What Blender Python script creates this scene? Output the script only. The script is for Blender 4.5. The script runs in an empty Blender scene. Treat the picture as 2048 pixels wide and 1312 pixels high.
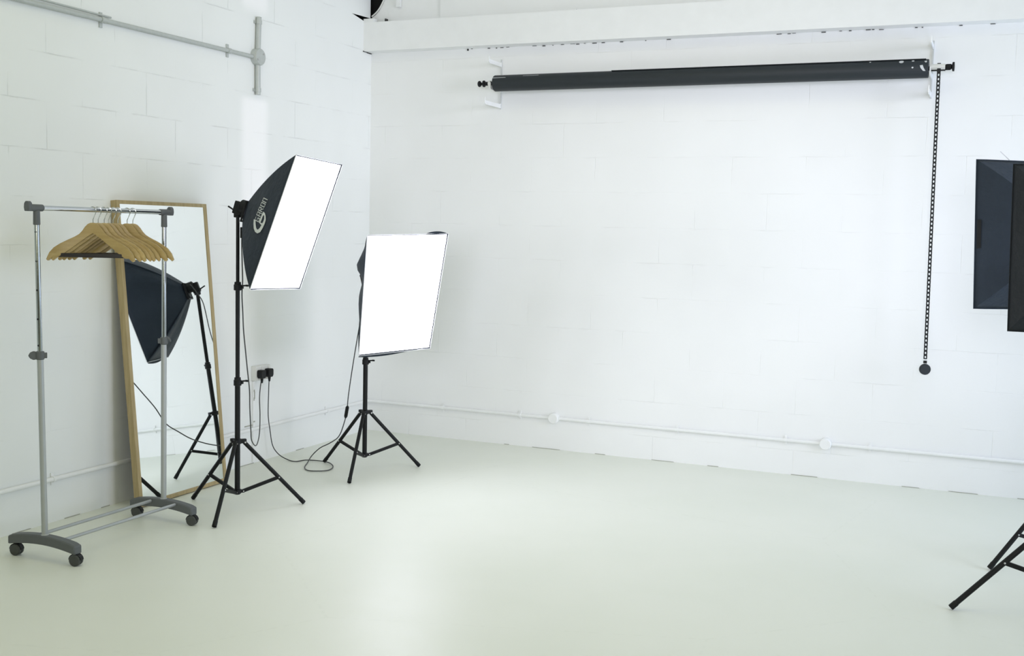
import bpy, bmesh, math, random
from mathutils import Vector, Matrix
random.seed(7)
C = bpy.context.scene.collection
PI = math.pi
V = Vector
# radiance of each light
L_SOFTL = (6.1, 6.1, 7.2)
L_SOFTR = (1.7, 1.7, 2.3)
L_FILL_RIGHT = (2.0, 2.5, 3.7)
L_FILL_CEIL = (0.5, 0.48, 0.4)
L_FILL_OVER = (1.2, 1.1, 0.6)
L_REAR = (1.25, 1.2, 0.6)
L_FILL_CAM = (1.48, 1.48, 1.8)
L_FILL_CORNER = (1.25, 1.2, 1.32)
EXPO = 0

# ------------------------------------------------------------------ materials
def new_mat(name):
    m = bpy.data.materials.new(name); m.use_nodes = True
    nt = m.node_tree; nt.nodes.clear()
    out = nt.nodes.new('ShaderNodeOutputMaterial'); b = nt.nodes.new('ShaderNodeBsdfPrincipled')
    nt.links.new(b.outputs[0], out.inputs[0])
    return m, nt, b
def N(nt, typ, **kw):
    n = nt.nodes.new(typ)
    for k, v in kw.items(): setattr(n, k, v)
    return n
def mixc(nt, fac, a, b, blend='MIX'):
    n = N(nt, 'ShaderNodeMix', data_type='RGBA', blend_type=blend)
    for sock, v in ((0, fac), (6, a), (7, b)):
        if hasattr(v, 'is_output'): nt.links.new(v, n.inputs[sock])
        else: n.inputs[sock].default_value = v if sock == 0 else (*v, 1)
    return n.outputs[2]
def math_(nt, op, *vals, clamp=False):
    n = N(nt, 'ShaderNodeMath', operation=op, use_clamp=clamp)
    for i, v in enumerate(vals):
        if hasattr(v, 'is_output'): nt.links.new(v, n.inputs[i])
        else: n.inputs[i].default_value = v
    return n.outputs[0]
def noise(nt, vec, scale, detail=4, rough=.55):
    n = N(nt, 'ShaderNodeTexNoise'); n.inputs['Scale'].default_value = scale
    n.inputs['Detail'].default_value = detail; n.inputs['Roughness'].default_value = rough
    nt.links.new(vec, n.inputs['Vector']); return n.outputs['Fac']
def bump(nt, b, h, strength, dist):
    n = N(nt, 'ShaderNodeBump'); n.inputs['Strength'].default_value = strength; n.inputs['Distance'].default_value = dist
    nt.links.new(h, n.inputs['Height']); nt.links.new(n.outputs[0], b.inputs['Normal'])
def ramp(nt, fac, lo, hi):
    n = N(nt, 'ShaderNodeMapRange', interpolation_type='SMOOTHSTEP')
    nt.links.new(fac, n.inputs[0]); n.inputs[1].default_value = lo; n.inputs[2].default_value = hi
    return n.outputs[0]
def simple(name, col, rough=.5, metal=0.0, var=.06, scale=30., bumps=0.0, spec=.5):
    m, nt, b = new_mat(name)
    tc = N(nt, 'ShaderNodeTexCoord'); f = noise(nt, tc.outputs['Object'], scale)
    c = mixc(nt, f, tuple(x*(1-var) for x in col), tuple(min(1, x*(1+var)) for x in col))
    nt.links.new(c, b.inputs['Base Color'])
    b.inputs['Roughness'].default_value = rough; b.inputs['Metallic'].default_value = metal
    b.inputs['Specular IOR Level'].default_value = spec
    if bumps: bump(nt, b, f, bumps, .004)
    return m
M = {}
M['black_metal'] = simple('black powder coated metal', (.007, .008, .0085), .48, 0, .15, spec=.22)
M['black_plastic'] = simple('black plastic', (.008, .009, .010), .5, 0, .15, spec=.25)
M['grey_plastic'] = simple('grey plastic', (.105, .115, .12), .5, 0, .06)
M['wheel'] = simple('dark grey caster plastic', (.055, .06, .058), .5, 0, .08)
M['silver'] = simple('silver painted steel', (.42, .44, .44), .42, .55, .04)
M['chrome'] = simple('chrome', (.66, .68, .69), .09, 1, .02)
M['chrome_pole'] = simple('dull chrome tube', (.40, .43, .43), .12, 1, .02)
M['steel'] = simple('bare steel hardware', (.6, .6, .6), .3, 1, .03)
M['hole'] = simple('dark hole', (.01, .01, .01), .8)
M['hanger_bar'] = simple('dark trouser bar', (.018, .014, .013), .55)
M['white_paint'] = simple('white gloss paint', (.85, .865, .86), .4, 0, .04, 12)
M['grey_paint'] = simple('galvanised conduit', (.50, .53, .515), .45, .25, .10, 40)
M['white_plastic'] = simple('white plastic', (.76, .77, .74), .35, 0, .02)
M['cable'] = simple('black cable', (.02, .021, .022), .5)
M['cable_thin'] = simple('dark grey cable', (.05, .053, .053), .5)
M['void'] = simple('dark roof void', (.012, .013, .012), .9)
M['hem'] = simple('white hem', (.78, .79, .80), .8)
M['crevice'] = simple('dark crevice', (.06, .062, .06), .9)
M['plate'] = simple('bracket plate', (.62, .64, .64), .45)
M['logo'] = simple('pale printed logo', (.62, .66, .64), .7, 0, .03)
M['paper_scuff'] = simple('torn pale paper', (.62, .64, .66), .8)

def mat_fabric(name, col, wr=.5):
    m, nt, b = new_mat(name)
    tc = N(nt, 'ShaderNodeTexCoord')
    f = noise(nt, tc.outputs['Object'], 6, 5, .6); g = noise(nt, tc.outputs['Object'], 900, 2)
    c = mixc(nt, f, tuple(x*.75 for x in col), tuple(x*1.25 for x in col))
    nt.links.new(c, b.inputs['Base Color'])
    b.inputs['Roughness'].default_value = .55; b.inputs['Specular IOR Level'].default_value = .2
    h = math_(nt, 'ADD', f, math_(nt, 'MULTIPLY', g, .04)); bump(nt, b, h, wr, .04)
    return m
M['softbox'] = mat_fabric('dark blue grey nylon', (.021, .030, .043))
M['softbox_black'] = mat_fabric('black nylon', (.010, .013, .016))
def mat_emit(name, rgb):
    m, nt, b = new_mat(name); s = max(max(rgb), 1e-6); col = tuple(x/s for x in rgb)
    b.inputs['Base Color'].default_value = (.8, .8, .8, 1)
    tc = N(nt, 'ShaderNodeTexCoord'); f = noise(nt, tc.outputs['Object'], 5)
    c = mixc(nt, f, tuple(x*.97 for x in col), col); nt.links.new(c, b.inputs['Emission Color'])
    b.inputs['Emission Strength'].default_value = s
    return m
M['diffuser'] = mat_emit('lit white diffuser', L_SOFTL)
M['diffuser_right'] = mat_emit('lit white diffuser cool', L_SOFTR)

def mat_wood(name, c1, c2, axis, scale=1.0, rough=.45, vary=False):
    m, nt, b = new_mat(name)
    tc = N(nt, 'ShaderNodeTexCoord'); mp = N(nt, 'ShaderNodeMapping'); sc = [40*scale]*3; sc[axis] = 2.5*scale
    mp.inputs['Scale'].default_value = sc
    nt.links.new(tc.outputs['Object'], mp.inputs['Vector'])
    f = noise(nt, mp.outputs[0], 1.5, 6, .6)
    cc = mixc(nt, ramp(nt, f, .3, .7), c1, c2)
    if vary:
        oi = N(nt, 'ShaderNodeObjectInfo'); cc = mixc(nt, math_(nt, 'MULTIPLY', oi.outputs['Random'], .55), cc, (c1[0]*.70, c1[1]*.66, c1[2]*.58))
    nt.links.new(cc, b.inputs['Base Color'])
    b.inputs['Roughness'].default_value = rough; bump(nt, b, f, .08, .002)
    return m
M['oak'] = mat_wood('pale oak', (.35, .27, .125), (.45, .355, .185), 2)
M['beech'] = mat_wood('lacquered hanger wood', (.45, .325, .125), (.60, .465, .205), 0, 1.0, .4, True)

m, nt, b = new_mat('mirror glass'); M['mirror'] = m
b.inputs['Metallic'].default_value = 1; b.inputs['Roughness'].default_value = .012
tc = N(nt, 'ShaderNodeTexCoord'); f = noise(nt, tc.outputs['Object'], 3)
nt.links.new(mixc(nt, f, (.88, .925, .92), (.89, .93, .925)), b.inputs['Base Color'])

def mat_wall(name, au, av, ou, ov, col, strip=False, blocks=True, js=.24, jb=.75):
    m, nt, b = new_mat(name)
    tc = N(nt, 'ShaderNodeTexCoord'); sp = N(nt, 'ShaderNodeSeparateXYZ'); nt.links.new(tc.outputs['Object'], sp.inputs[0])
    u = math_(nt, 'ADD', sp.outputs[au], ou); v = math_(nt, 'ADD', sp.outputs[av], ov)
    cb = N(nt, 'ShaderNodeCombineXYZ'); nt.links.new(u, cb.inputs[0]); nt.links.new(v, cb.inputs[1])
    # a little wander so that the joints are not ruler straight
    w = N(nt, 'ShaderNodeTexNoise'); w.inputs['Scale'].default_value = 9; nt.links.new(tc.outputs['Object'], w.inputs['Vector'])
    wv = N(nt, 'ShaderNodeVectorMath', operation='MULTIPLY_ADD'); nt.links.new(w.outputs['Color'], wv.inputs[0])
    wv.inputs[1].default_value = (.006, .006, 0); nt.links.new(cb.outputs[0], wv.inputs[2])
    br = N(nt, 'ShaderNodeTexBrick'); nt.links.new(wv.outputs[0], br.inputs['Vector'])
    br.offset = .5; br.squash = 1; br.offset_frequency = 2
    for k, x in (('Scale', 1), ('Mortar Size', .0035), ('Mortar Smooth', .9), ('Brick Width', .45), ('Row Height', .225)): br.inputs[k].default_value = x
    br.inputs['Color1'].default_value = (.45, .45, .45, 1); br.inputs['Color2'].default_value = (.55, .55, .55, 1); br.inputs['Mortar'].default_value = (.5, .5, .5, 1)
    big = noise(nt, tc.outputs['Object'], 1.6, 2); fine = noise(nt, tc.outputs['Object'], 60, 5); mid = noise(nt, tc.outputs['Object'], 4, 4)
    sel = ramp(nt, mid, .42, .66)                       # paint has filled some joints
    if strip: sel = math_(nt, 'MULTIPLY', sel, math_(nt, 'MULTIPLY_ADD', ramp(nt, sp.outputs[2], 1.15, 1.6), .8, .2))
    jm = math_(nt, 'MULTIPLY', br.outputs['Fac'], sel)
    c = mixc(nt, ramp(nt, big, .3, .7), tuple(x*.985 for x in col), tuple(min(1, x*1.012) for x in col))
    if blocks:
        bc = mixc(nt, .06, c, br.outputs['Color'], 'OVERLAY'); c = mixc(nt, math_(nt, 'MULTIPLY', jm, js), bc, tuple(x*.55 for x in col))
    if strip:                                           # a whiter vertical band in the wall colour, interrupted around the conduit
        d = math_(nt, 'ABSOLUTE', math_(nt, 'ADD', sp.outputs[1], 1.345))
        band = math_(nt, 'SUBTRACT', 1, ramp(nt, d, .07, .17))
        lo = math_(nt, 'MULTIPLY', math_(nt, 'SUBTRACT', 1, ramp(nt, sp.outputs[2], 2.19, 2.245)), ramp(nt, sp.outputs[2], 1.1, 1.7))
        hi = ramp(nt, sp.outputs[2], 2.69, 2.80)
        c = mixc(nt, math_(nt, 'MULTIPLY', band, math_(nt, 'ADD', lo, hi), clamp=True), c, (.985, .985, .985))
    nt.links.new(c, b.inputs['Base Color']); b.inputs['Roughness'].default_value = .55
    h = math_(nt, 'ADD', math_(nt, 'MULTIPLY', fine, .10), math_(nt, 'MULTIPLY', big, .5))
    if blocks: h = math_(nt, 'SUBTRACT', h, math_(nt, 'MULTIPLY', jm, jb))
    bump(nt, b, h, .55, .006)
    return m
WALL = (.85, .872, .86)
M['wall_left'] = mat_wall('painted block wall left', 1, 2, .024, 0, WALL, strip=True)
M['wall_back'] = mat_wall('painted block wall back', 0, 2, .102, -.154, (.865, .88, .878), js=.04, jb=.45)
M['wall_plain'] = mat_wall('painted plaster', 0, 2, 0, 0, (.86, .875, .868), blocks=False)

M['ceiling'] = mat_wall('ceiling boards', 0, 1, 0, 0, (.80, .81, .80), blocks=False)
M['wall_grey'] = mat_wall('grey rear wall', 0, 2, 0, 0, (.10, .105, .105), blocks=False)
m, nt, b = new_mat('painted concrete floor'); M['floor'] = m
tc = N(nt, 'ShaderNodeTexCoord'); a_ = noise(nt, tc.outputs['Object'], 1.2, 3); f_ = noise(nt, tc.outputs['Object'], 25, 6); s_ = noise(nt, tc.outputs['Object'], 7, 3)
c = mixc(nt, ramp(nt, a_, .3, .7), (.775, .805, .72), (.80, .825, .745))
c = mixc(nt, math_(nt, 'MULTIPLY', ramp(nt, s_, .66, .82), .12), c, (.68, .71, .58))
wv = N(nt, 'ShaderNodeTexVoronoi', feature='DISTANCE_TO_EDGE'); wv.inputs['Scale'].default_value = .45; nt.links.new(tc.outputs['Object'], wv.inputs['Vector'])
crack = math_(nt, 'MULTIPLY', math_(nt, 'SUBTRACT', 1, ramp(nt, wv.outputs['Distance'], 0, .004)), ramp(nt, f_, .45, .6))
c = mixc(nt, math_(nt, 'MULTIPLY', crack, .06), c, (.35, .36, .28))
nt.links.new(c, b.inputs['Base Color'])
r = N(nt, 'ShaderNodeMapRange'); nt.links.new(s_, r.inputs[0]); r.inputs[3].default_value = .36; r.inputs[4].default_value = .46
nt.links.new(r.outputs[0], b.inputs['Roughness']); b.inputs['Specular IOR Level'].default_value = .38
bump(nt, b, math_(nt, 'ADD', math_(nt, 'MULTIPLY', f_, .03), a_), .2, .01)

m, nt, b = new_mat('charcoal backdrop vinyl'); M['backdrop'] = m
tc = N(nt, 'ShaderNodeTexCoord'); mp = N(nt, 'ShaderNodeMapping'); mp.inputs['Scale'].default_value = (.8, 18, 18); nt.links.new(tc.outputs['Object'], mp.inputs['Vector'])
f = noise(nt, mp.outputs[0], 1.2); nt.links.new(mixc(nt, f, (.015, .020, .022), (.024, .030, .036)), b.inputs['Base Color'])
b.inputs['Roughness'].default_value = .5; b.inputs['Specular IOR Level'].default_value = .35; bump(nt, b, f, .15, .01)

# ------------------------------------------------------------------ mesh helpers
class MB:
    def __init__(s): s.bm = bmesh.new(); s.mi = 0
    def _faces(s, fs):
        for f in fs: f.material_index = s.mi
    def box(s, c, size, rot=None, bevel=0):
        r = bmesh.ops.create_cube(s.bm, size=1)['verts']
        mat = Matrix.Translation(V(c)) @ (rot.to_4x4() if rot else Matrix.Identity(4)) @ Matrix.Diagonal((*size, 1))
        bmesh.ops.transform(s.bm, matrix=mat, verts=r)
        fs = {f for v in r for f in v.link_faces}; s._faces(fs)
        if bevel:
            es = list({e for v in r for e in v.link_edges})
            rb = bmesh.ops.bevel(s.bm, geom=es, offset=bevel, segments=2, affect='EDGES', profile=.7); s._faces(rb['faces'])
        return s
    def tube(s, p0, p1, r0, r1=None, seg=16, cap=True):
        return s.path([p0, p1], [r0, r0 if r1 is None else r1], seg, cap)
    def path(s, pts, r, seg=10, cap=True, closed=False):
        pts = [V(p) for p in pts]; n = len(pts); rr = r if isinstance(r, (list, tuple)) else [r]*n
        tan = []
        for i in range(n):
            a = pts[(i-1) % n] if (closed or i > 0) else pts[i]; b = pts[(i+1) % n] if (closed or i < n-1) else pts[i]
            tan.append((b-a).normalized())
        up = V((0, 0, 1)) if abs(tan[0].z) < .9 else V((1, 0, 0))
        x = tan[0].cross(up).normalized(); rings = []
        for i in range(n):
            x = (x - tan[i]*x.dot(tan[i])).normalized(); y = tan[i].cross(x)
            rings.append([s.bm.verts.new(pts[i] + (x*math.cos(2*PI*k/seg) + y*math.sin(2*PI*k/seg))*rr[i]) for k in range(seg)])
        fs = []
        for i in range(n if closed else n-1):
            A, B = rings[i], rings[(i+1) % n]
            for k in range(seg): fs.append(s.bm.faces.new((A[k], A[(k+1) % seg], B[(k+1) % seg], B[k])))
        if cap and not closed: fs.append(s.bm.faces.new(rings[0][::-1])); fs.append(s.bm.faces.new(rings[-1]))
        s._faces(fs); return s
    def lathe(s, prof, origin, axis, seg=20):
        axis = V(axis).normalized(); up = V((0, 0, 1)) if abs(axis.z) < .9 else V((1, 0, 0)); x = axis.cross(up).normalized(); y = axis.cross(x)
        o = V(origin); rings = [[s.bm.verts.new(o + axis*h + (x*math.cos(2*PI*k/seg) + y*math.sin(2*PI*k/seg))*max(r, 1e-5)) for k in range(seg)] for r, h in prof]
        fs = []
        for A, B in zip(rings, rings[1:]):
            for k in range(seg): fs.append(s.bm.faces.new((A[k], A[(k+1) % seg], B[(k+1) % seg], B[k])))
        fs.append(s.bm.faces.new(rings[0][::-1])); fs.append(s.bm.faces.new(rings[-1])); s._faces(fs); return s
    def prism(s, poly, o, ax, ay, az, depth):
        """extrude a 2-D outline (in ax, ay) by depth along az, centred"""
        o, ax, ay, az = V(o), V(ax), V(ay), V(az)
        A = [s.bm.verts.new(o + ax*x + ay*y - az*depth/2) for x, y in poly]; B = [s.bm.verts.new(o + ax*x + ay*y + az*depth/2) for x, y in poly]
        n = len(poly); fs = [s.bm.faces.new(A[::-1]), s.bm.faces.new(B)]
        for k in range(n): fs.append(s.bm.faces.new((A[k], A[(k+1) % n], B[(k+1) % n], B[k])))
        s._faces(fs); return s
    def quad(s, *p):
        s._faces([s.bm.faces.new([s.bm.verts.new(V(q)) for q in p])]); return s
    def grid(s, f, nu, nv):
        g = [[s.bm.verts.new(f(i/nu, j/nv)) for j in range(nv+1)] for i in range(nu+1)]
        s._faces([s.bm.faces.new((g[i][j], g[i+1][j], g[i+1][j+1], g[i][j+1])) for i in range(nu) for j in range(nv)]); return s
    def mat(s, i): s.mi = i; return s
    def build(s, name, mats, parent=None, smooth=True, angle=35, bevel=0, label=None, recalc=True):
        if recalc: bmesh.ops.recalc_face_normals(s.bm, faces=s.bm.faces)
        me = bpy.data.meshes.new(name); s.bm.to_mesh(me); s.bm.free()
        for q in (mats if isinstance(mats, (list, tuple)) else [mats]): me.materials.append(M[q])
        if smooth: me.polygons.foreach_set('use_smooth', [True]*len(me.polygons)); me.set_sharp_from_angle(angle=math.radians(angle))
        o = bpy.data.objects.new(name, me); C.objects.link(o)
        if parent: o.parent = parent
        if bevel:
            md = o.modifiers.new('Bevel', 'BEVEL'); md.width = bevel; md.segments = 2; md.limit_method = 'ANGLE'
        if label: o['label'] = label
        return o
def tag(o, label, cat, group=None):
    o['label'] = label; o['category'] = cat
    if group: o['group'] = group
    return o
def thing(name, label, cat, loc=(0, 0, 0), group=None):
    o = bpy.data.objects.new(name, None); C.objects.link(o); o.location = loc; o.empty_display_size = .1
    return tag(o, label, cat, group)
def struct(o): o['kind'] = 'structure'; return o
def rel(o, p): return V(p) - o.location
def spline(pts, sub=8):
    pts = [V(p) for p in pts]; out = []
    for i in range(len(pts)-1):
        p0, p1, p2, p3 = pts[max(i-1, 0)], pts[i], pts[i+1], pts[min(i+2, len(pts)-1)]
        for k in range(sub):
            t = k/sub
            out.append(.5*((2*p1) + (p2-p0)*t + (2*p0-5*p1+4*p2-p3)*t*t + (3*p1-p0-3*p2+p3)*t**3))
    return out + [pts[-1]]

# ------------------------------------------------------------------ camera
cam = bpy.data.cameras.new('camera'); cam_o = bpy.data.objects.new('camera', cam); C.objects.link(cam_o)
yaw, pitch, roll = 0.41123, 0.08667, 0.0229
fwd = V((-math.sin(yaw)*math.cos(pitch), math.cos(yaw)*math.cos(pitch), -math.sin(pitch)))
rt0 = V((math.cos(yaw), math.sin(yaw), 0)); up0 = rt0.cross(fwd)
rt = rt0*math.cos(roll) + up0*math.sin(roll); up = up0*math.cos(roll) - rt0*math.sin(roll)
cam_o.matrix_world = Matrix(((rt.x, up.x, -fwd.x, 4.171), (rt.y, up.y, -fwd.y, -6.968), (rt.z, up.z, -fwd.z, 1.466), (0, 0, 0, 1)))
cam.sensor_width = 36; cam.lens = 2241.06/2048*36; cam.clip_start = .05
bpy.context.scene.camera = cam_o

# ------------------------------------------------------------------ the room
RX, RY, RZ = 7.4, -9.6, 4.3
def poly_face(name, pts, mat):
    b = MB(); b._faces([b.bm.faces.new([b.bm.verts.new(V(p)) for p in pts])])
    return struct(b.build(name, mat, smooth=False, recalc=False))
poly_face('floor', [(0, 0, 0), (0, RY, 0), (RX, RY, 0), (RX, 0, 0)], 'floor')
# left wall with the open notch under the eaves in the far corner
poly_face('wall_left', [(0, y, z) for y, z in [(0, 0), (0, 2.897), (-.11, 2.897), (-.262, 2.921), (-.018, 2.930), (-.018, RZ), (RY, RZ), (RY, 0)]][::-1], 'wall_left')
poly_face('wall_back', [(0, 0, 0), (RX, 0, 0), (RX, 0, 2.90), (0, 0, 2.90)], 'wall_back')
# plastered wall above the ledge, its corner broken away in a curve
arc = [(.0, 2.938), (.03, 2.955), (.06, 2.985), (.083, 3.02), (.105, 3.06), (.118, 3.12), (.12, 3.25)]
poly_face('wall_back_upper', [(x, .002, z) for x, z in [(0, 2.88), (.545, 2.88), (.545, RZ), (.12, RZ)] + arc[::-1]], 'wall_plain')
poly_face('wall_back_upper_panel', [(.545, -.008, 2.88), (RX, -.008, 2.88), (RX, -.008, RZ), (.545, -.008, RZ)], 'wall_plain')
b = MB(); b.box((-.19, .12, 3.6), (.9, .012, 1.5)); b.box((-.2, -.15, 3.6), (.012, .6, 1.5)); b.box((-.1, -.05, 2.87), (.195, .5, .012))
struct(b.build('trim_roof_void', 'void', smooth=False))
poly_face('wall_right', [(RX, 0, 0), (RX, RY, 0), (RX, RY, RZ), (RX, 0, RZ)], 'wall_plain')
poly_face('ceiling', [(0, 0, RZ), (RX, 0, RZ), (RX, RY, RZ), (0, RY, RZ)], 'ceiling')
poly_face('wall_front', [(0, RY, 0), (0, RY, RZ), (RX, RY, RZ), (RX, RY, 0)], 'wall_grey')
# ledge (ring beam) along the back wall, with mortar lumps and the broken mortar line beneath
b = MB(); b.box((RX/2, -.054, 2.787), (RX, .108, .196)); b.box((.04, -.085, 2.897), (.08, .05, .026))
for x, sx in ((2.383, .05), (2.561, .07), (2.72, .04), (2.811, .03), (3.267, .10), (1.55, .03)): b.box((x, -.06, 2.889), (sx, .04, .016), bevel=.005)
b.mat(1)
rnd = random.Random(3); x = .45
while x < 4.3:
    L = rnd.uniform(.005, .032)
    if rnd.random() < (.85 if .85 < x < 1.75 else .30): b.box((x + L/2, -.003, 2.687 + rnd.uniform(-.003, .002)), (L, .006, rnd.uniform(.002, .005)))
    x += L + rnd.uniform(.006, .05)
b.box((.76, -.003, 2.683), (.010, .008, .013))
for y in (-.035, -.085): b.box((.003, y, 2.686 + (-.035-y)*.05), (.006, .06, .006))
b.box((.13, -.02, 2.903), (.010, .03, .032)); b.box((.19, -.06, 2.888), (.07, .02, .006))
struct(b.build('trim_ledge', ['white_paint', 'crevice'], smooth=False))
# gaps where floor and walls meet
b = MB(); rnd = random.Random(5)
x = .3
while x < 5:
    L = rnd.uniform(.03, .22)
    if rnd.random() < .55: b.box((x + L/2, -.002, .002), (L, .004, rnd.uniform(.0015, .0035)))
    x += L + rnd.uniform(.03, .25)
y = -.3
while y > -4:
    L = rnd.uniform(.03, .2)
    if rnd.random() < .5: b.box((.002, y - L/2, .002), (.004, L, rnd.uniform(.0015, .0035)))
    y -= L + rnd.uniform(.03, .25)
M['gap'] = simple('dusty gap', (.42, .43, .37), .9)
struct(b.build('trim_floor_gap', 'gap', smooth=False))

# ------------------------------------------------------------------ fittings on the walls
def pipe_with_fittings(root, parts): pass
# low conduit on the back wall
t = thing('skirting_conduit', 'white painted low conduit running along the back wall above the floor', 'conduit', (0, 0, .216), 'low white conduits round the room')
MB().tube((.02, -.014, 0), (RX-.02, -.014, 0), .0115).build('pipe', 'white_paint', t)
for x in (1.463, 3.241): MB().lathe([(.036, 0), (.036, .036), (.031, .042), (0, .042)], (x, -.001, 0), (0, -1, 0), 24).build('junction_box', 'white_paint', t)
for x in (.62, 1.21, 1.71, 2.31, 3.0, 3.5, 4.6):
    MB().box((x, -.004, 0), (.018, .006, .06), bevel=.002).tube((x-.009, -.014, 0), (x+.009, -.014, 0), .0145).build('saddle_clip', 'white_paint', t)
t = thing('skirting_conduit', 'white painted low conduit running along the left wall behind the clothes rack', 'conduit', (0, 0, .216), 'low white conduits round the room')
MB().tube((.014, -.02, 0), (.014, RY+.05, 0), .0115).build('pipe', 'white_paint', t)
for y in (-.55, -1.75, -2.95, -4.1):
    MB().box((.004, y, 0), (.006, .018, .06), bevel=.002).tube((.014, y-.009, 0), (.014, y+.009, 0), .0145).build('saddle_clip', 'white_paint', t)
# high conduit with round box on the left wall
t = thing('wall_conduit', 'grey metal conduit high on the left wall with round junction box', 'conduit', (0, -1.342, 2.466))
MB().tube((.016, -.045, -.004), (.016, -5.5, -.012), .0115).build('pipe', 'grey_paint', t)
MB().path(spline([(.012, -1.20, .016), (.012, -2.2, .022), (.012, -3.2, .018), (.012, -5.5, .02)]), .005, 8).build('cable', 'grey_paint', t)
MB().tube((.017, .004, .04), (.017, .012, .236), .0155).build('pipe', 'grey_paint', t)
MB().tube((.017, .002, -.04), (.017, .004, -.222), .0155).build('pipe', 'grey_paint', t)
MB().lathe([(.050, 0), (.050, .034), (.046, .040), (0, .040)], (.001, 0, 0), (1, 0, 0), 28).mat(1).lathe([(.006, .040), (.006, .043), (0, .043)], (.001, .028, .018), (1, 0, 0), 10).lathe([(.006, .040), (.006, .043), (0, .043)], (.001, -.028, -.018), (1, 0, 0), 10).build('junction_box', ['grey_paint', 'steel'], t)
for y, z, vert in ((-1.262, -.006, 0), (-.27, -.004, 0), (.011, .205, 1), (.004, -.195, 1)):
    b = MB()
    if vert: b.box((.004, y, z), (.006, .062, .018), bevel=.002).tube((.017, y, z-.011), (.017, y, z+.011), .0185)
    else: b.box((.004, y, z), (.006, .02, .075), bevel=.002).tube((.016, y-.012, z), (.016, y+.012, z), .0155)
    b.build('saddle_clip', 'grey_paint', t)
# socket
t = thing('double_socket', 'white double wall socket behind the two black plugs', 'socket', (0, -1.300, .56))
MB().box((.014, 0, 0), (.028, .150, .090), bevel=.004).build('backbox', 'white_plastic', t)
MB().box((.031, 0, 0), (.008, .148, .088), bevel=.003).build('faceplate', 'white_plastic', t)
for y in (-.012, .052): MB().box((.036, y, .030), (.006, .010, .018), bevel=.002).build('switch', 'white_plastic', t)
t = tag(MB().box((.006, -1.358, .262), (.012, .020, .50), bevel=.002).mat(1).box((.0125, -1.360, .452), (.004, .008, .014)).box((.0125, -1.357, .425), (.004, .007, .045)).box((.0125, -1.362, .402), (.004, .006, .02)).box((.0125, -1.36, .262), (.004, .014, .008)).box((.003, -1.40, .240), (.004, .08, .006)).build('cable_trunking', ['white_paint', 'gap']), 'narrow white cable trunking running from the wall socket down to the floor', 'trunking')
# stub of conduit hanging above the ledge and the white cable in the broken corner
tag(MB().box((.222, -.012, 3.2), (.034, .024, .41), bevel=.003).build('wall_batten', 'white_paint'), 'short white upright batten ending above the ledge at the top left of the back wall', 'batten')
tag(MB().path(spline([(.004, -.006, 2.945), (.035, -.008, 2.965), (.065, -.008, 2.995), (.09, -.008, 3.035), (.11, -.008, 3.08), (.122, -.008, 3.2)], 5), .005, 8).build('white_cable', 'white_plastic'), 'white cable curving along the broken top corner of the walls', 'cable')

# ------------------------------------------------------------------ backdrop roll
AX, AZ = -.150, 2.430
for px, arms, lab in ((1.015, ((2.572, .215), (2.405, .185), (2.300, .265)), 'white wall bracket with hooks at the left end of the charcoal roll'), (3.735, ((2.572, .215), (2.405, .185), (2.300, .215)), 'white wall bracket with hooks at the right end of the charcoal roll')):
    t = thing('roll_bracket', lab, 'bracket', (px, 0, 2.44), 'wall brackets of the backdrop roll')
    MB().box((0, -.004, .002), (.010, .012, .33), bevel=.001).mat(1).lathe([(.005, 0), (.005, .004), (0, .004)], (0, -.008, .14), (0, -1, 0), 10).lathe([(.005, 0), (.005, .004), (0, .004)], (0, -.008, -.14), (0, -1, 0), 10).build('wall_plate', ['plate', 'steel'], t)
    for z, L in arms:
        zz = z-2.44
        MB().prism([(0, -.016), (-L+.02, -.016), (-L, -.008), (-L, .030), (-L+.008, .030), (-L+.012, .010), (-.03, .010), (0, .018)], (0, 0, zz), (0, 1, 0), (0, 0, 1), (1, 0, 0), .006).build('hook_arm', 'white_paint', t, smooth=False)
t = thing('backdrop_roll', 'long charcoal grey backdrop roll hung high on the back wall', 'backdrop', (2.38, AX, AZ))
b = MB(); R0 = .0525
b.lathe([(.030, 0), (R0-.002, .0), (R0, .004), (R0, 2.686), (R0-.002, 2.69), (.030, 2.69)], (-1.345, 0, 0), (1, 0, 0), 40)
b.box((.40, -.0, R0-.0015), (1.86, .055, .004)).build('roll_sheet', 'backdrop', t, angle=50)
# pale scuffs and tears, each a patch lying on the sheet
def on_roll(x, ang, lift=.0012): return V((x, -(R0+lift)*math.sin(ang), (R0+lift)*math.cos(ang)))
def patch(pts):
    b = MB(); b._faces([b.bm.faces.new([b.bm.verts.new(on_roll(*p)) for p in pts])])
    b.build('scuff_mark', 'paper_scuff', t, label='pale scuff on the roll', recalc=False)
patch([(-1.345, 1.02), (-1.25, .98), (-1.25, .92), (-1.345, .94)])
patch([(-1.13, .80), (-1.02, .78), (-1.02, .72), (-1.13, .76)])
for x, a, r in ((1.20, .80, .012), (1.262, .72, .007), (1.03, .66, .005), (1.262, 1.55, .005)):
    patch([(x + r*1.1*math.cos(k), a + r/R0*math.sin(k)*.9) for k in [i*PI/5 for i in range(10)]])
patch([(1.30, 1.35), (1.315, 1.30), (1.322, 1.65), (1.332, 1.95), (1.318, 1.92), (1.305, 1.62)])
patch([(1.322, .8), (1.336, .75), (1.336, 1.0), (1.328, 1.02)])
MB().tube((-1.40, 0, 0), (1.46, 0, 0), .0125, seg=20).build('core_rod', 'black_metal', t)
MB().lathe([(.009, 0), (.013, .004), (.013, .022), (.022, .026), (.022, .034), (.009, .038), (.009, .052), (.017, .055), (.021, .062), (.017, .070), (0, .071)], (-1.395, 0, 0), (-1, 0, 0)).build('end_knob', 'black_plastic', t)
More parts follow.
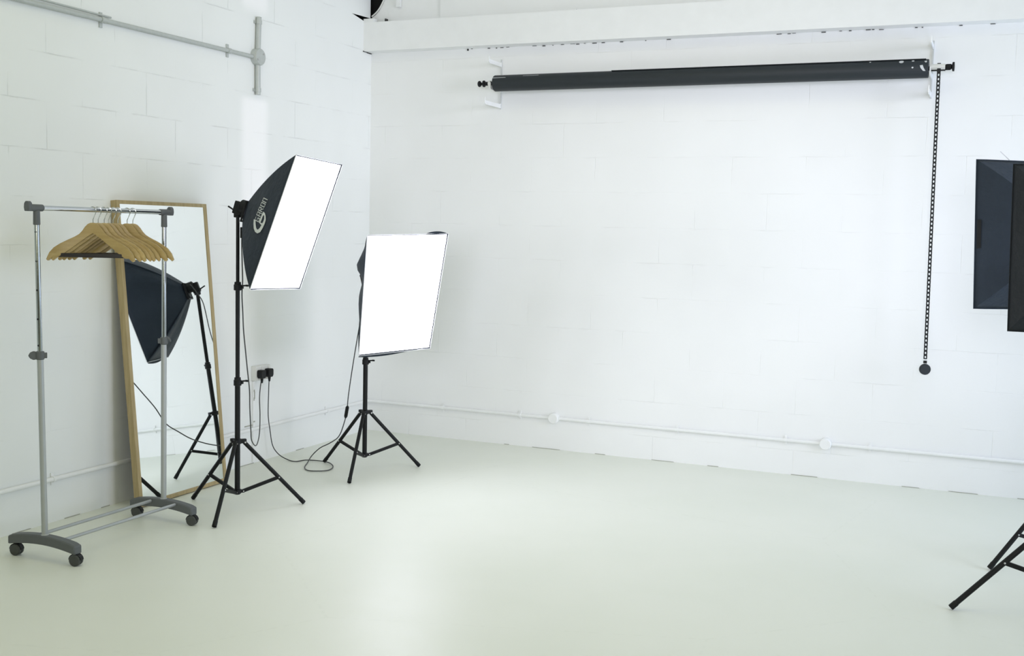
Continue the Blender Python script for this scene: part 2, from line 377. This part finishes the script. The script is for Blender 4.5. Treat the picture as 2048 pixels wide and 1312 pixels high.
MB().lathe([(.020, 0), (.020, .014), (0, .014)], (-1.375, 0, 0), (-1, 0, 0)).build('end_collar', 'white_plastic', t)
MB().lathe([(.0125, 0), (.016, .006), (.016, .030), (.011, .034), (.026, .038), (.026, .048), (0, .050)], (1.432, 0, .006), (1, 0, 0)).build('end_knob', 'black_plastic', t)
MB().lathe([(.018, 0), (.018, .082), (0, .082)], (1.350, 0, .006), (1, 0, 0)).build('end_collar', 'white_plastic', t)
MB().lathe([(.010, 0), (.028, .002), (.028, .020), (.010, .022)], (1.387, .016, .003), (1, 0, 0), 28).build('chain_wheel', 'black_plastic', t)
MB().box((1.398, -.030, -.016), (.074, .010, .008), bevel=.002).build('chain_guard', 'black_plastic', t)
# pull chain
t = thing('pull_chain', 'long black plastic pull chain hanging from the right end of the roll', 'chain', (3.781, AX-.035, 2.44))
b = MB(); pit = .0237
for k in range(69):
    z = -.028 - k*pit; x = .012*k/69
    ow, oh, iw, ih = .0098, pit*.515, .0042, pit*.30
    th = .004
    n = 12
    O = [(x + ow*math.copysign(abs(math.cos(a))**.22, math.cos(a)), z + oh*math.copysign(abs(math.sin(a))**.22, math.sin(a))) for a in [2*PI*i/n + .01 for i in range(n)]]
    I = [(x + iw*math.cos(a), z + ih*math.sin(a)) for a in [2*PI*i/n + .01 for i in range(n)]]
    rings = [[b.bm.verts.new((p[0], y, p[1])) for p in P] for P, y in ((O, -th), (O, th), (I, th), (I, -th))]
    for q in range(4):
        A, B = rings[q], rings[(q+1) % 4]
        for i in range(n): b.bm.faces.new((A[i], A[(i+1) % n], B[(i+1) % n], B[i]))
b.build('chain', 'black_plastic', t, angle=50)
MB().box((.012, 0, -1.668), (.020, .012, .016), bevel=.003).build('chain_connector', 'black_plastic', t)
MB().lathe([(0, -.012), (.028, -.011), (.0315, -.006), (.0315, .006), (.028, .011), (0, .012)], (.013, 0, -1.710), (.35, -1, .0), 32).build('chain_weight', 'grey_weight' if 'grey_weight' in M else 'backdrop', t)
MB().path([(.006, 0, -1.672), (.006, 0, -1.69)], .002, 6).path([(.020, 0, -1.672), (.020, 0, -1.69)], .002, 6).build('weight_loop', 'steel', t)

# ------------------------------------------------------------------ leaning mirror
ta = math.radians(5.3); mn = V((math.cos(ta), 0, math.sin(ta))); mv = V((-math.sin(ta), 0, math.cos(ta))); mu = V((0, 1, 0))
P0 = V((.184, -2.1925, 0)) + mv*.0045
t = thing('floor_mirror', 'tall oak framed mirror leaning against the left wall behind the clothes rack', 'mirror', (.184, -2.1925, 0))
MR = Matrix((mu, mv, mn)).transposed()
hw, hh, dep, st = .352, 1.578, .037, .024
def mp_(u, v, w): return P0 + mu*u + mv*v + mn*w - t.location
b = MB()
b.prism([(-hw, 0), (-hw+st, 0), (-hw+st, hh), (-hw, hh)], mp_(0, 0, -dep/2), mu, mv, mn, dep)
b.prism([(hw-st, 0), (hw, 0), (hw, hh), (hw-st, hh)], mp_(0, 0, -dep/2), mu, mv, mn, dep)
b.prism([(-hw+st, 0), (hw-st, 0), (hw-st, st*.9), (-hw+st, st*.9)], mp_(0, 0, -dep/2), mu, mv, mn, dep-.0006)
b.prism([(-hw+st, hh-st*.8), (hw-st, hh-st*.8), (hw-st, hh), (-hw+st, hh)], mp_(0, 0, -dep/2), mu, mv, mn, dep-.0006)
b.build('frame', 'oak', t, smooth=False, bevel=.0012)
MB().prism([(-hw+st-.003, st*.8), (hw-st+.003, st*.8), (hw-st+.003, hh-st*.75), (-hw+st-.003, hh-st*.75)], mp_(0, 0, -.0065), mu, mv, mn, .005).build('mirror_glass', 'mirror', t, smooth=False)
MB().prism([(-hw+st, st), (hw-st, st), (hw-st, hh-st), (-hw+st, hh-st)], mp_(0, 0, -.028), mu, mv, mn, .006).build('backing_board', 'black_plastic', t, smooth=False)

# ------------------------------------------------------------------ clothes rack
t = thing('clothes_rack', 'grey wheeled clothes rail with chrome bar in front of the left wall', 'clothes rack', (.445, -3.045, 0))
LY, RYY = -3.42+3.045, -2.672+3.045
zr = 1.516
tocam = V((.72, -.69, 0)); side = V((-.69, -.72, 0))
for ys, sg in ((LY, -1), (RYY, 1)):
    n = 16; up_, dn = [], []; so = sg*(.021 if sg < 0 else .012)
    yt = lambda z: ys + so*z/1.5
    for i in range(n+1):
        x = -.196 + .384*i/n; q = 1-((x+.004)/.192)**2
        up_.append((x, .092 + .020*q - (.005 if i in (0, n) else 0))); dn.append((x, .050 + .020*q))
    b = MB(); b.prism(up_ + dn[::-1], (0, ys, 0), (1, 0, 0), (0, 0, 1), (0, 1, 0), .044)
    base = b.build('base_bar', 'grey_plastic', t, angle=40, bevel=.006)
    for x in (-.166, .176):
        c = MB(); ax = V((.25, -1, 0)).normalized(); o = V((x, ys, .0255))
        for s_ in (-1, 1): c.lathe([(0, -.007), (.021, -.0075), (.0255, -.004), (.0255, .004), (.021, .0075), (0, .008)], o + ax*s_*.0105, ax, 24)
        c.mat(1)
        c.lathe([(.0125, .036), (.0125, .052), (0, .052)], V((x, ys, 0)), (0, 0, 1), 14)
        hood = []; hx = ax.cross(V((0, 0, 1)))
        pts = [(math.cos(a)*.029, math.sin(a)*.029) for a in [math.radians(5 + 17*k) for k in range(11)]]
        c.prism(pts + [(p[0]*.9, p[1]*.9) for p in pts[::-1]], o, hx, V((0, 0, 1)), ax, .024)
        c.build('caster', ['wheel', 'black_plastic'], base)
    MB().tube((0, ys, .095), (0, yt(.885), .885), .0132, seg=20).lathe([(.020, .098), (.020, .108), (.0135, .116), (0, .116)], (0, ys, 0), (0, 0, 1)).build('lower_pole', 'silver', t)
    u = MB(); u.tube((0, yt(.87), .87), (0, yt(zr), zr-.03), .0108, seg=24); u.mat(1)
    for z in (1.415, 1.292, 1.170, 1.047, .935):
        dd = (V((0, -1, 0))*.92 + V((.25, 0, 0))).normalized() if sg < 0 else V((0, 1, 0))
        u.lathe([(.0044, 0), (.0044, .0006), (0, .0006)], V((0, yt(z), z)) + dd*.0104, dd, 12)
    u.build('upper_pole', ['chrome_pole', 'hole'], t)
    cl = MB().lathe([(.0145, -.018), (.0175, -.015), (.0175, .015), (.0145, .018)], (0, yt(.892), .892), (0, 0, 1)).box(V((0, yt(.892), .892)) - side*sg*-.02*1.0, (.016, .016, .024), rot=Matrix.Rotation(math.radians(45), 3, 'Z'), bevel=.003).build('height_clamp', 'grey_plastic', t)
    kd = side if sg < 0 else -side
    kp = V((0, yt(.892), .892)) + kd*.030
    if sg < 0: MB().prism([(0, -.016), (.012, -.019), (.026, -.012), (.033, 0), (.026, .013), (.012, .019), (0, .016)], V((0, yt(.892), .892)) + kd*.014, kd, V((0, 0, 1)), tocam, .014).build('knob', 'grey_plastic', cl, bevel=.003)
    else: MB().prism([(0, .022), (.010, .018), (.018, .006), (.020, -.004), (.014, -.006), (.012, .004), (.004, .010), (0, .012)], V((0, yt(.892), .892)) + kd*.014, kd, V((0, 0, 1)), tocam, .016).build('knob', 'grey_plastic', cl, bevel=.002)
    j = MB(); j.lathe([(.0138, -.072), (.0145, -.068), (.0136, -.010), (0, -.010)], (0, yt(zr), zr), (0, 0, 1)); j.lathe([(.0138, -.032), (.0148, -.029), (.0148, .036), (.0138, .040)], (0, yt(zr), zr), (0, sg, 0))
    j.prism([(-.012, -.015), (.012, -.015), (.0155, .000), (.0135, .018), (.006, .027), (-.006, .027), (-.0135, .018), (-.0155, .000)], (0, yt(zr)+sg*.044, zr), (1, 0, 0), (0, 0, 1), (0, 1, 0), .020)
    j.build('corner_joint', 'grey_plastic', t, bevel=.003)
MB().tube((0, LY-.01, zr), (0, RYY+.005, zr), .0112, seg=24).build('hanging_rail', 'chrome', t)
for x in (-.062, .088): MB().tube((x, LY+.012, .098 - (x/.192)**2*.012), (x, RYY-.012, .098 - (x/.192)**2*.012), .0078, seg=14).build('crossbar', 'silver', t)

# ------------------------------------------------------------------ wooden hangers
HUP = [(0, 0), (.012, -.001), (.024, -.007), (.038, -.022), (.051, -.042), (.065, -.057), (.085, -.070), (.115, -.085), (.152, -.105), (.180, -.125), (.200, -.150), (.213, -.182)]
HDN = [(0, -.052), (.012, -.059), (.024, -.067), (.036, -.076), (.048, -.086), (.060, -.095), (.078, -.109), (.104, -.130), (.140, -.158), (.165, -.174), (.186, -.174), (.205, -.190)]
HS = .90
HUP = [(u*HS, w*HS) for u, w in HUP]; HDN = [(u*HS, w*HS) for u, w in HDN]
def hanger_body():
    b = MB(); secs = []
    for sgn in (-1, 1):
        for i in (range(len(HUP)-1, 0, -1) if sgn < 0 else range(len(HUP))):
            (u1, w1), (u2, w2) = HUP[i], HDN[i]; q = (u1/.19)**2; th = .0062 + .0085*q; off = -.030*q
            secs.append([(sgn*u1, off-th*.7, w1), (sgn*u1, off+th*.7, w1), (sgn*(u1*.5+u2*.5), off+th, (w1+w2)/2), (sgn*u2, off+th*.8, w2), (sgn*u2, off-th*.8, w2), (sgn*(u1*.5+u2*.5), off-th, (w1+w2)/2)])
    R_ = [[b.bm.verts.new(V(p)) for p in s_] for s_ in secs]
    for A, B in zip(R_, R_[1:]):
        for k in range(6): b.bm.faces.new((A[k], A[(k+1) % 6], B[(k+1) % 6], B[k]))
    b.bm.faces.new(R_[0]); b.bm.faces.new(R_[-1][::-1]); return b
rc = .0575                                         # rail centre above the hanger's shoulder
def hook_pts():
    p = [(0, 0, -.012), (0, 0, .014), (.006, 0, .028), (.0125, 0, .044), (.0150, 0, rc)]
    for a in range(20, 200, 20): p.append((.0150*math.cos(math.radians(a)), 0, rc - .0014 + .0150*math.sin(math.radians(a))))
    return p + [(-.0148, 0, rc-.010)]
necks = [(-3.123, 27), (-3.092, 33), (-3.055, 29), (-3.029, 36), (-2.998, 31), (-2.968, 34), (-2.910, 27), (-2.873, 31)]
hlabs = ['wooden hanger nearest the left pole of the clothes rail', 'second wooden hanger from the left pole of the clothes rail', 'third wooden hanger from the left pole of the clothes rail', 'fourth wooden hanger from the left pole of the clothes rail', 'fifth wooden hanger from the left pole of the clothes rail', 'sixth wooden hanger, last of the tight bunch on the clothes rail', 'second to last wooden hanger, set apart toward the right pole', 'last wooden hanger, nearest the right pole, with its tip past the pole']
proto = None
for (y, an), lab in zip(necks, hlabs):
    loc = V((.445 - .0005, y, zr - rc)); 
    if proto is None:
        proto = thing('wooden_hanger', lab, 'hanger', loc, 'wooden hangers on the clothes rail')
        hanger_body().build('hanger_body', 'beech', proto, angle=50)
        MB().path(hook_pts(), .0019, 8).build('hook', 'chrome', proto)
        MB().box((0, -.022, -.146), (.336, .009, .018), bevel=.003).build('trouser_bar', 'hanger_bar', proto)
        h = proto
    else:
        h = proto.copy(); C.objects.link(h); h.location = loc; tag(h, lab, 'hanger', 'wooden hangers on the clothes rail')
        for ch in list(proto.children):
            c = ch.copy(); C.objects.link(c); c.parent = h
    h.rotation_euler = (0, 0, math.radians(an))

# ------------------------------------------------------------------ studio lights
SG = [(-1, 1), (1, 1), (1, -1), (-1, -1)]
class Box:
    """a softbox in its own axes: n forward, a right, b up (seen from the front)"""
    def __init__(s, piv, yaw, tilt, roll, d, cor, RH=.045, D0=.065, BU=.044, puff=None):
        s.piv = V(piv); s.d = d; s.cor = cor; s.RH, s.D0, s.BU = RH, D0, BU; s.puff = puff
        s.n = V((math.cos(yaw)*math.cos(tilt), math.sin(yaw)*math.cos(tilt), -math.sin(tilt)))
        r = V((-math.sin(yaw), math.cos(yaw), 0)); u = s.n.cross(r)
        s.a = r*math.cos(roll) + u*math.sin(roll); s.b = u*math.cos(roll) - r*math.sin(roll)
    def w(s, q): return s.piv + s.n*q[0] + s.a*q[1] + s.b*q[2]
    def rod(s, i, t):
        r0 = V((s.D0, SG[i][0]*s.RH, SG[i][1]*s.RH)); r2 = V((s.d, *s.cor[i])); o = V((0, *s.cor[i])).normalized()
        r1 = (r0+r2)/2 + o*s.BU + V((-.005, 0, 0))
        return r0*(1-t)**2 + r1*(2*t*(1-t)) + r2*t*t
    def side(s, i, u, t, lift=0):
        """panel i runs from corner i to corner i+1"""
        j = (i+1) % 4; p = s.rod(i, t)*(1-u) + s.rod(j, t)*u
        if s.puff or lift:
            o = V((0, *s.cor[i])) + V((0, *s.cor[j])); o.normalize()
            p = p + (o + V((-.3, 0, 0)))*((s.puff(i, u, t) if s.puff else 0) + lift)
        return s.w(p)
def studio_light(label, loc, legs, k, bx, zh, sections, shell='softbox', diff='diffuser', thick=1.0, collar_dir=(1, 0, 0), piping='hem'):
    t = thing('softbox_light', label, 'studio light', (*loc, 0), 'studio softbox lights on tripods'); L = t.location
    rp = .0138*thick
    MB().tube((0, 0, .085*k), (0, 0, sections[0]), rp, seg=18).build('lower_pole', 'black_metal', t)
    prev = sections[0]
    top = (bx.piv - L)
    for i, z in enumerate(list(sections[1:]) + [None]):
        end = V((0, 0, z)) if z else V((top.x, top.y, zh-.035))
        MB().tube((0, 0, prev-.01), end, rp*(.80 if i == 0 else .64), seg=16).build('upper_pole', 'black_metal', t); 
        cd = V(collar_dir); 
        cl = MB().lathe([(rp*1.1, -.022), (rp*1.45, -.020), (rp*1.45, .006), (rp*1.2, .010), (rp*1.2, .020), (rp*.85, .022)], (0, 0, prev), (0, 0, 1), 18).box(cd*rp*1.5 + V((0, 0, prev-.004)), (.014, .014, .018), bevel=.002).build('pole_collar', 'black_plastic', t)
        MB().tube(cd*rp*1.5 + V((0, 0, prev+.002)), cd*(rp*1.5+.020) + V((0, 0, prev+.003)), .004).box(cd*(rp*1.5+.026) + V((0, 0, prev+.003)), (.016, .007, .010), bevel=.002).build('wing_knob', 'black_plastic', cl)
        prev = z
    hubz, apz = .100*k, .352*k
    b = MB().lathe([(rp*1.15, -.014), (rp*1.6, -.010), (rp*1.6, .010), (rp*1.15, .014)], (0, 0, apz+.008), (0, 0, 1), 18)
    hb = MB().lathe([(rp*1.05, -.012), (rp*1.4, -.010), (rp*1.4, .010), (rp*1.05, .012)], (0, 0, hubz), (0, 0, 1), 18)
    for an in legs:
        e = V((math.cos(math.radians(an)), math.sin(math.radians(an)), 0)); f = e.cross(V((0, 0, 1)))
        rz = Matrix.Rotation(math.radians(an), 3, 'Z')
        b.mat(0).box(e*.030*thick + V((0, 0, apz+.008)), (.030*thick, .022*thick, .022), rz, .003)
        b.mat(1).tube(e*.038*thick + V((0, 0, apz+.002)) - f*.0135*thick, e*.038*thick + V((0, 0, apz+.002)) + f*.0135*thick, .0045*thick, seg=10)
        hb.mat(0).box(e*.024*thick + V((0, 0, hubz)), (.024*thick, .016*thick, .016), rz, .002)
        hb.mat(1).tube(e*.030*thick + V((0, 0, hubz)) - f*.010*thick, e*.030*thick + V((0, 0, hubz)) + f*.010*thick, .0035*thick, seg=8)
        A = e*.036*thick + V((0, 0, apz)); F = e*.352*k + V((0, 0, .0085*thick)); J = F + (A-F)*.43
        lg = MB().tube(A, F, .0105*thick, seg=14); lg.tube(F + (A-F).normalized()*.03, F, .0118*thick, seg=14); lg.build('leg', 'black_metal', t)
        Hn = e*.030*thick + V((0, 0, hubz)); d_ = (J-Hn); yv = f; zv = d_.normalized().cross(yv)
        br = MB().prism([(0, -.0085*thick), (d_.length+.004, -.0085*thick), (d_.length+.004, .0085*thick), (0, .0085*thick)], Hn, d_.normalized(), zv, yv, .012*thick)
        br.mat(1).tube(J - f*.0125*thick, J + f*.0125*thick, .004*thick, seg=8)
        br.build('leg_brace', ['black_metal', 'steel'], t, bevel=.002)
    b.build('leg_collar', ['black_plastic', 'steel'], t); hb.build('lower_hub', ['black_plastic', 'steel'], t)
    # lamp head
    P = bx.piv - L; n, a, u = bx.n, bx.a, bx.b
    hm = Matrix((n, a, u)).transposed()
    hd = MB().box(P + n*.006 + V((0, 0, .004)), (.046, .034, .066), hm, .006).lathe([(.026, 0), (.034, .006), (.034, bx.D0-.012), (.030, bx.D0+.01)], P + n*.012 + u*.018, n, 18)
    hd.box(P + V((0, 0, -.030)), (.030, .030, .030), None, .004)
    hd = hd.build('lamp_head', 'black_plastic', t)
    MB().tube(P - n*.008 - V((0, 0, .018)), P - n*.055 - V((0, 0, .004)), .0042).build('tilt_handle', 'black_plastic', hd)
    kb = MB(); kb.lathe([(.006, 0), (.006, .020), (.016, .022), (.016, .032), (0, .034)], P + a*.015 - V((0, 0, .012)), a, 12); kb.build('tilt_knob', 'black_plastic', hd)
    sr = MB(); pr = [bx.w(V((bx.D0-.004, sx*(bx.RH+.006), sz*(bx.RH+.006)))) - L for sx, sz in SG]; 
    sr.path(pr, .006, 8, closed=True).lathe([(.046, 0), (.046, .010), (0, .012)], P + n*(bx.D0-.012), n, 24).build('speed_ring', 'black_plastic', t)
    # fabric
    sh = MB()
    for i in range(4): sh.grid(lambda x, y, i=i: bx.side(i, x, y) - L, 16, 14)
    for f_ in range(1): pass
    bmesh.ops.remove_doubles(sh.bm, verts=sh.bm.verts, dist=1e-5)
    sho = sh.build('softbox_shell', shell, t, angle=50)
    md = sho.modifiers.new('Solidify', 'SOLIDIFY'); md.thickness = .002; md.offset = -1
    c4 = [V((bx.d, *q)) for q in bx.cor]
    def dp(x, y):
        p = (c4[3]*(1-x) + c4[2]*x)*(1-y) + (c4[0]*(1-x) + c4[1]*x)*y
        ed = min(x, 1-x, y, 1-y)
        p.y *= .975; p.z *= .981
        return bx.w(p + V((-.004 + .003*math.sin(9*x+2)*math.sin(7*y)*min(1, ed*8), 0, 0))) - L
    MB().grid(dp, 16, 20).build('diffuser', diff, t)
    rim = MB(); loop = []
    for i in range(4):
        for q in range(8): loop.append(bx.w(c4[i]*(1-q/8) + c4[(i+1) % 4]*(q/8)) - L)
    rim.path(loop, .0024, 8, closed=True)
    rim.build('edge_piping', piping, sho)
    return t, sho
# --- tall light beside the mirror
b1 = Box((.633, -2.336, 1.545), 0.1565, 0.2713, -0.0618, 0.3382, [(-0.2373, .3459), (.3149, .3670), (.2403, -.3133), (-.3125, -.3266)])
s1, sh1 = studio_light('tall lit softbox light on black tripod beside the mirror, pale logo on its side', (.633, -2.336), (168, -70.6, 51.2), 1, b1, 1.545, (.669, 1.155), collar_dir=(.85, .52, 0))
lg = MB()
ring = [((0.4498, 0.4408), (0.4485, 0.5101)), ((0.4036, 0.4771), (0.4161, 0.5496)), ((0.3611, 0.5378), (0.388, 0.6029)), ((0.3466, 0.6159), (0.3802, 0.6439)), ((0.3542, 0.6957), (0.3868, 0.6771)), ((0.3816, 0.7604), (0.4068, 0.7061)), ((0.4232, 0.7912), (0.4394, 0.7293)), ((0.4625, 0.8059), (0.472, 0.747)), ((0.4963, 0.8002), (0.4972, 0.7488)), ((0.5277, 0.7595), (0.5223, 0.7234)), ((0.5517, 0.708), (0.5319, 0.6976)), ((0.5615, 0.6531), (0.5215, 0.6875)), ((0.527, 0.6378), (0.5163, 0.6838)), ((0.48, 0.6312), (0.4847, 0.6839)), ((0.4495, 0.6277), (0.4544, 0.6773)), ((0.4394, 0.7293), (0.4581, 0.7395))]
letters = [[(0.4872, 0.4956), (0.4499, 0.4864), (0.4533, 0.6188), (0.4845, 0.6272), (0.4858, 0.5626), (0.4689, 0.5583)], [(0.508, 0.6215), (0.5151, 0.4897), (0.5514, 0.4989), (0.5386, 0.6298)], [(0.5109, 0.5634), (0.5437, 0.5721)], [(0.5572, 0.6262), (0.5736, 0.4951), (0.6088, 0.5042), (0.5969, 0.5705), (0.5646, 0.5618)], [(0.5792, 0.5657), (0.5872, 0.6344)], [(0.6059, 0.6409), (0.6306, 0.5113), (0.6643, 0.5202), (0.635, 0.6491), (0.6059, 0.6409)], [(0.65, 0.6555), (0.6815, 0.5273), (0.7139, 0.5361), (0.6782, 0.6636)]]
def pan(s_, t_, lift=.0025): return b1.side(3, s_, t_, lift) - s1.location
for (o0, i0), (o1, i1) in zip(ring, ring[1:]): lg.quad(pan(*o0), pan(*o1), pan(*i1), pan(*i0))
for st_ in letters:
    pts = [pan(*q, .004) for q in st_]
    for p, q in zip(pts, pts[1:]):
        d_ = (q-p).normalized(); nn = (pan(.5, .75) - pan(.45, .6)).cross(pan(.5, .75) - pan(.55, .6)).normalized(); sd = d_.cross(nn).normalized()*.0019
        lg.quad(p - d_*.0019 + sd, q + d_*.0019 + sd, q + d_*.0019 - sd, p - d_*.0019 - sd)
lg.build('printed_logo', 'logo', sh1, smooth=False, recalc=False, label='pale printed ring logo with letters')
cp = [(.66, -2.325, 1.535), (.672, -2.335, 1.46), (.650, -2.325, 1.40), (.648, -2.32, 1.28), (.645, -2.312, 1.182), (.635, -2.304, 1.109), (.62, -2.277, 1.017), (.60, -2.244, .924), (.57, -2.188, .813), (.535, -2.124, .698), (.50, -2.059, .581), (.465, -2.009, .48), (.44, -1.969, .381), (.405, -1.918, .323), (.36, -1.852, .261), (.30, -1.740, .205), (.25, -1.648, .199), (.19, -1.547, .24), (.13, -1.461, .327), (.085, -1.405, .425), (.056, -1.352, .504), (.054, -1.343, .515)]
def cord(root, pts, plug_at, r=.0032):
    o = MB().path([p - root.location for p in spline(pts, 7)], r, 8).build('power_cord', 'cable_thin', root)
    q = V(plug_at) - root.location
    p = MB(); p.prism([(-.024, -.012), (-.017, -.026), (.017, -.026), (.024, -.012), (.024, .018), (.018, .026), (-.018, .026), (-.024, .018)], q, (0, 1, 0), (0, 0, 1), (1, 0, 0), .036)
    p.lathe([(.010, 0), (.006, .030), (.0045, .034)], q + V((.002, .0, -.022)), (0, 0, -1), 12)
    p.build('plug', 'black_plastic', o, bevel=.004); return o
cord(s1, cp, (.054, -1.342, .556))
o = bpy.data.objects['power_cord']
MB().box((.028, -.004, 1.425), (.014, .012, .055), bevel=.003).build('cord_connector', 'black_plastic', s1)
# --- short light in the corner
def puff2(i, u, t):
    w = math.sin(PI*t)
    if i == 3: return w*(.045*math.exp(-((u-.80)/.13)**2) + .020*math.exp(-((u-.35)/.2)**2) - .008)
    if i == 0: return w*.012*math.sin(PI*u)
    return w*.006*math.sin(3*PI*u)
b2 = Box((.700, -1.212, 1.17), -0.4452, 0.2027, 0.0291, 0.3906, [(-.275, .348), (.280, .349), (.2455, -.345), (-.250, -.348)], puff=puff2)
s2, sh2 = studio_light('shorter lit softbox light on black tripod in the room corner', (.708, -1.208), (165.6, -73, 48.5), 1, b2, 1.17, (.669,), collar_dir=(.85, .52, 0))
# loose lip of the fabric below and above the diffuser
lip = MB(); lip2 = MB()
def lp(a_, c_, off): return b2.w(V((b2.d + off, a_, c_))) - s2.location
xs = [i/12 for i in range(13)]
for x0, x1 in zip(xs, xs[1:]):
    f = lambda x: -.250 + .40*x
    w = lambda x: .022*math.sin(PI*min(1, x*.75+.22))**1.0*(1 if x < .97 else .3)
    yb = lambda x: -.348 + .004*x*.8
    lip.quad(lp(f(x0), yb(x0)+.006, .004), lp(f(x1), yb(x1)+.006, .004), lp(f(x1), yb(x1)+.004-w(x1), -.006), lp(f(x0), yb(x0)+.004-w(x0), -.006))
    g = lambda x: .12 + .155*x
    wt = lambda x: .014*math.sin(PI*x)**.7
    lip2.quad(lp(g(x0), .346, .004), lp(g(x1), .346, .004), lp(g(x1), .348+wt(x1), -.004), lp(g(x0), .348+wt(x0), -.004))
for q in (lip, lip2): bmesh.ops.remove_doubles(q.bm, verts=q.bm.verts, dist=1e-5); q.build('loose_edge', 'softbox', sh2, recalc=False)
c2 = [(.73, -1.235, 1.19), (.700, -1.262, 1.19), (.688, -1.225, 1.13), (0.68, -1.194, 1.062), (0.66, -1.198, 0.897), (0.64, -1.197, 0.79), (0.6, -1.18, 0.619), (0.56, -1.158, 0.445), (0.53, -1.125, 0.345), (0.5, -1.104, 0.268), (0.45, -1.086, 0.17), (0.4, -1.11, 0.125), (0.34, -1.13, 0.091), (0.28, -1.128, 0.037), (0.29, -1.191, 0.005), (0.355, -1.320, 0.005), (0.424, -1.381, 0.005), (0.491, -1.358, 0.005), (0.522, -1.308, 0.005), (0.489, -1.212, 0.005), (0.412, -1.138, 0.007), (0.339, -1.128, 0.009), (0.239, -1.133, 0.005), (0.206, -1.204, 0.005), (0.124, -1.182, 0.009), (0.09, -1.22, 0.046), (0.06, -1.236, 0.1), (0.05, -1.249, 0.196), (0.05, -1.268, 0.294), (0.052, -1.268, 0.423), (0.054, -1.266, 0.514)]
cd2 = cord(s2, c2, (.054, -1.266, .558))
p_, q_ = V((.54, -1.135, .372)), V((.507, -1.107, .284)); dd = (q_-p_).normalized()
MB().lathe([(.006, 0), (.011, .010), (.011, .075), (.006, .088)], p_ - s2.location, dd, 10).build('inline_switch', 'black_plastic', cd2)
# --- two lights at the right edge, turned toward the back wall
b4 = Box((4.467, -1.383, 1.523), math.radians(126.24), math.radians(3.55), 0, .38, [(-.25, .3515), (.25, .3515), (.25, -.3515), (-.25, -.3515)])
s4, sh4 = studio_light('dark blue grey softbox light at the right edge, half hidden behind the black one', (4.467, -1.383), (218, 338, 98), 1, b4, 1.523, (.669, 1.155), diff='diffuser_right', piping='softbox')
tl = b4.w(V((b4.d, *b4.cor[1]))); tr = b4.w(V((b4.d, *b4.cor[0])))
e0 = tl + (tr-tl)*.36; 
MB().tube(e0 - s4.location, e0 + V((-.045, -.03, .042)) - s4.location, .0016, seg=6).build('rod_tip', 'steel', s4)
v_ = MB().grid(lambda x, y: b4.side(1, .40 + .20*x, .91 + .06*y, .003) - s4.location, 6, 2).build('fastening_tab', 'black_plastic', sh4, recalc=False)
b3 = Box((4.523, -2.18, 1.482), math.radians(102.9), math.radians(5.8), 0, .38, [(-.25, .347), (.25, .347), (.25, -.347), (-.25, -.347)])
s3, sh3 = studio_light('black softbox light on heavy tripod, nearest the viewer at the right edge', (4.523, -2.18), (190, 310, 70), 1.35, b3, 1.482, (.80, 1.2), shell='softbox_black', diff='diffuser_right', thick=1.05, piping='softbox_black')

# ------------------------------------------------------------------ light
w = bpy.data.worlds.new('world'); bpy.context.scene.world = w; w.use_nodes = True
w.node_tree.nodes['Background'].inputs[0].default_value = (.8, .9, 1, 1); w.node_tree.nodes['Background'].inputs[1].default_value = .3
def area(name, loc, aim, sx, sy, col, spread=180):
    m = max(col)
    if m <= 0: return
    l = bpy.data.lights.new(name, 'AREA'); l.shape = 'RECTANGLE'; l.spread = math.radians(spread); l.size = sx; l.size_y = sy; l.energy = m*sx*sy*PI; l.color = [c/m for c in col]
    o = bpy.data.objects.new(name, l); C.objects.link(o); o.location = loc
    o.rotation_euler = (V(aim)-V(loc)).to_track_quat('-Z', 'Y').to_euler(); return o
area('fill_right_wall', (RX-.06, -1.6, 1.7), (0, -1.6, 1.7), 2.4, 2.2, L_FILL_RIGHT)  # added area light at the unseen right wall, cool fill without a window
area('fill_ceiling', (3.2, -6.0, RZ-.06), (3.2, -6.0, 0), 3.0, 3.0, L_FILL_CEIL)  # added overhead fill on the camera side, no fitting modelled
area('fill_overhead', (2.6, -3.4, RZ-.06), (2.6, -3.4, 0), 3.5, 1.6, L_FILL_OVER)  # added overhead fill above the middle of the room, no roof opening
area('fill_rear', (3.6, RY+.06, 2.0), (3.6, 0, 2.0), 5.0, 2.0, L_REAR)  # added general fill along the unseen rear wall, no window there
area('fill_behind_camera', (4.4, RY+.3, 2.0), (2.2, 0, 1.6), 2.2, 1.6, L_FILL_CAM, 52)  # made-up light behind the camera, lifts the back wall and corner
area('fill_corner', (7.2, -2.6, 1.9), (0, -.1, 1.3), 2.0, 2.0, L_FILL_CORNER, 50)  # made-up off-frame light from the right that brightens the far corner
sc = bpy.context.scene
sc.view_settings.view_transform = 'Standard'; sc.view_settings.look = 'None'; sc.view_settings.gamma = 1; sc.view_settings.use_curve_mapping = False
sc.view_settings.exposure = EXPO
sc.cycles.max_bounces = 10; sc.cycles.diffuse_bounces = 6; sc.cycles.use_denoising = True
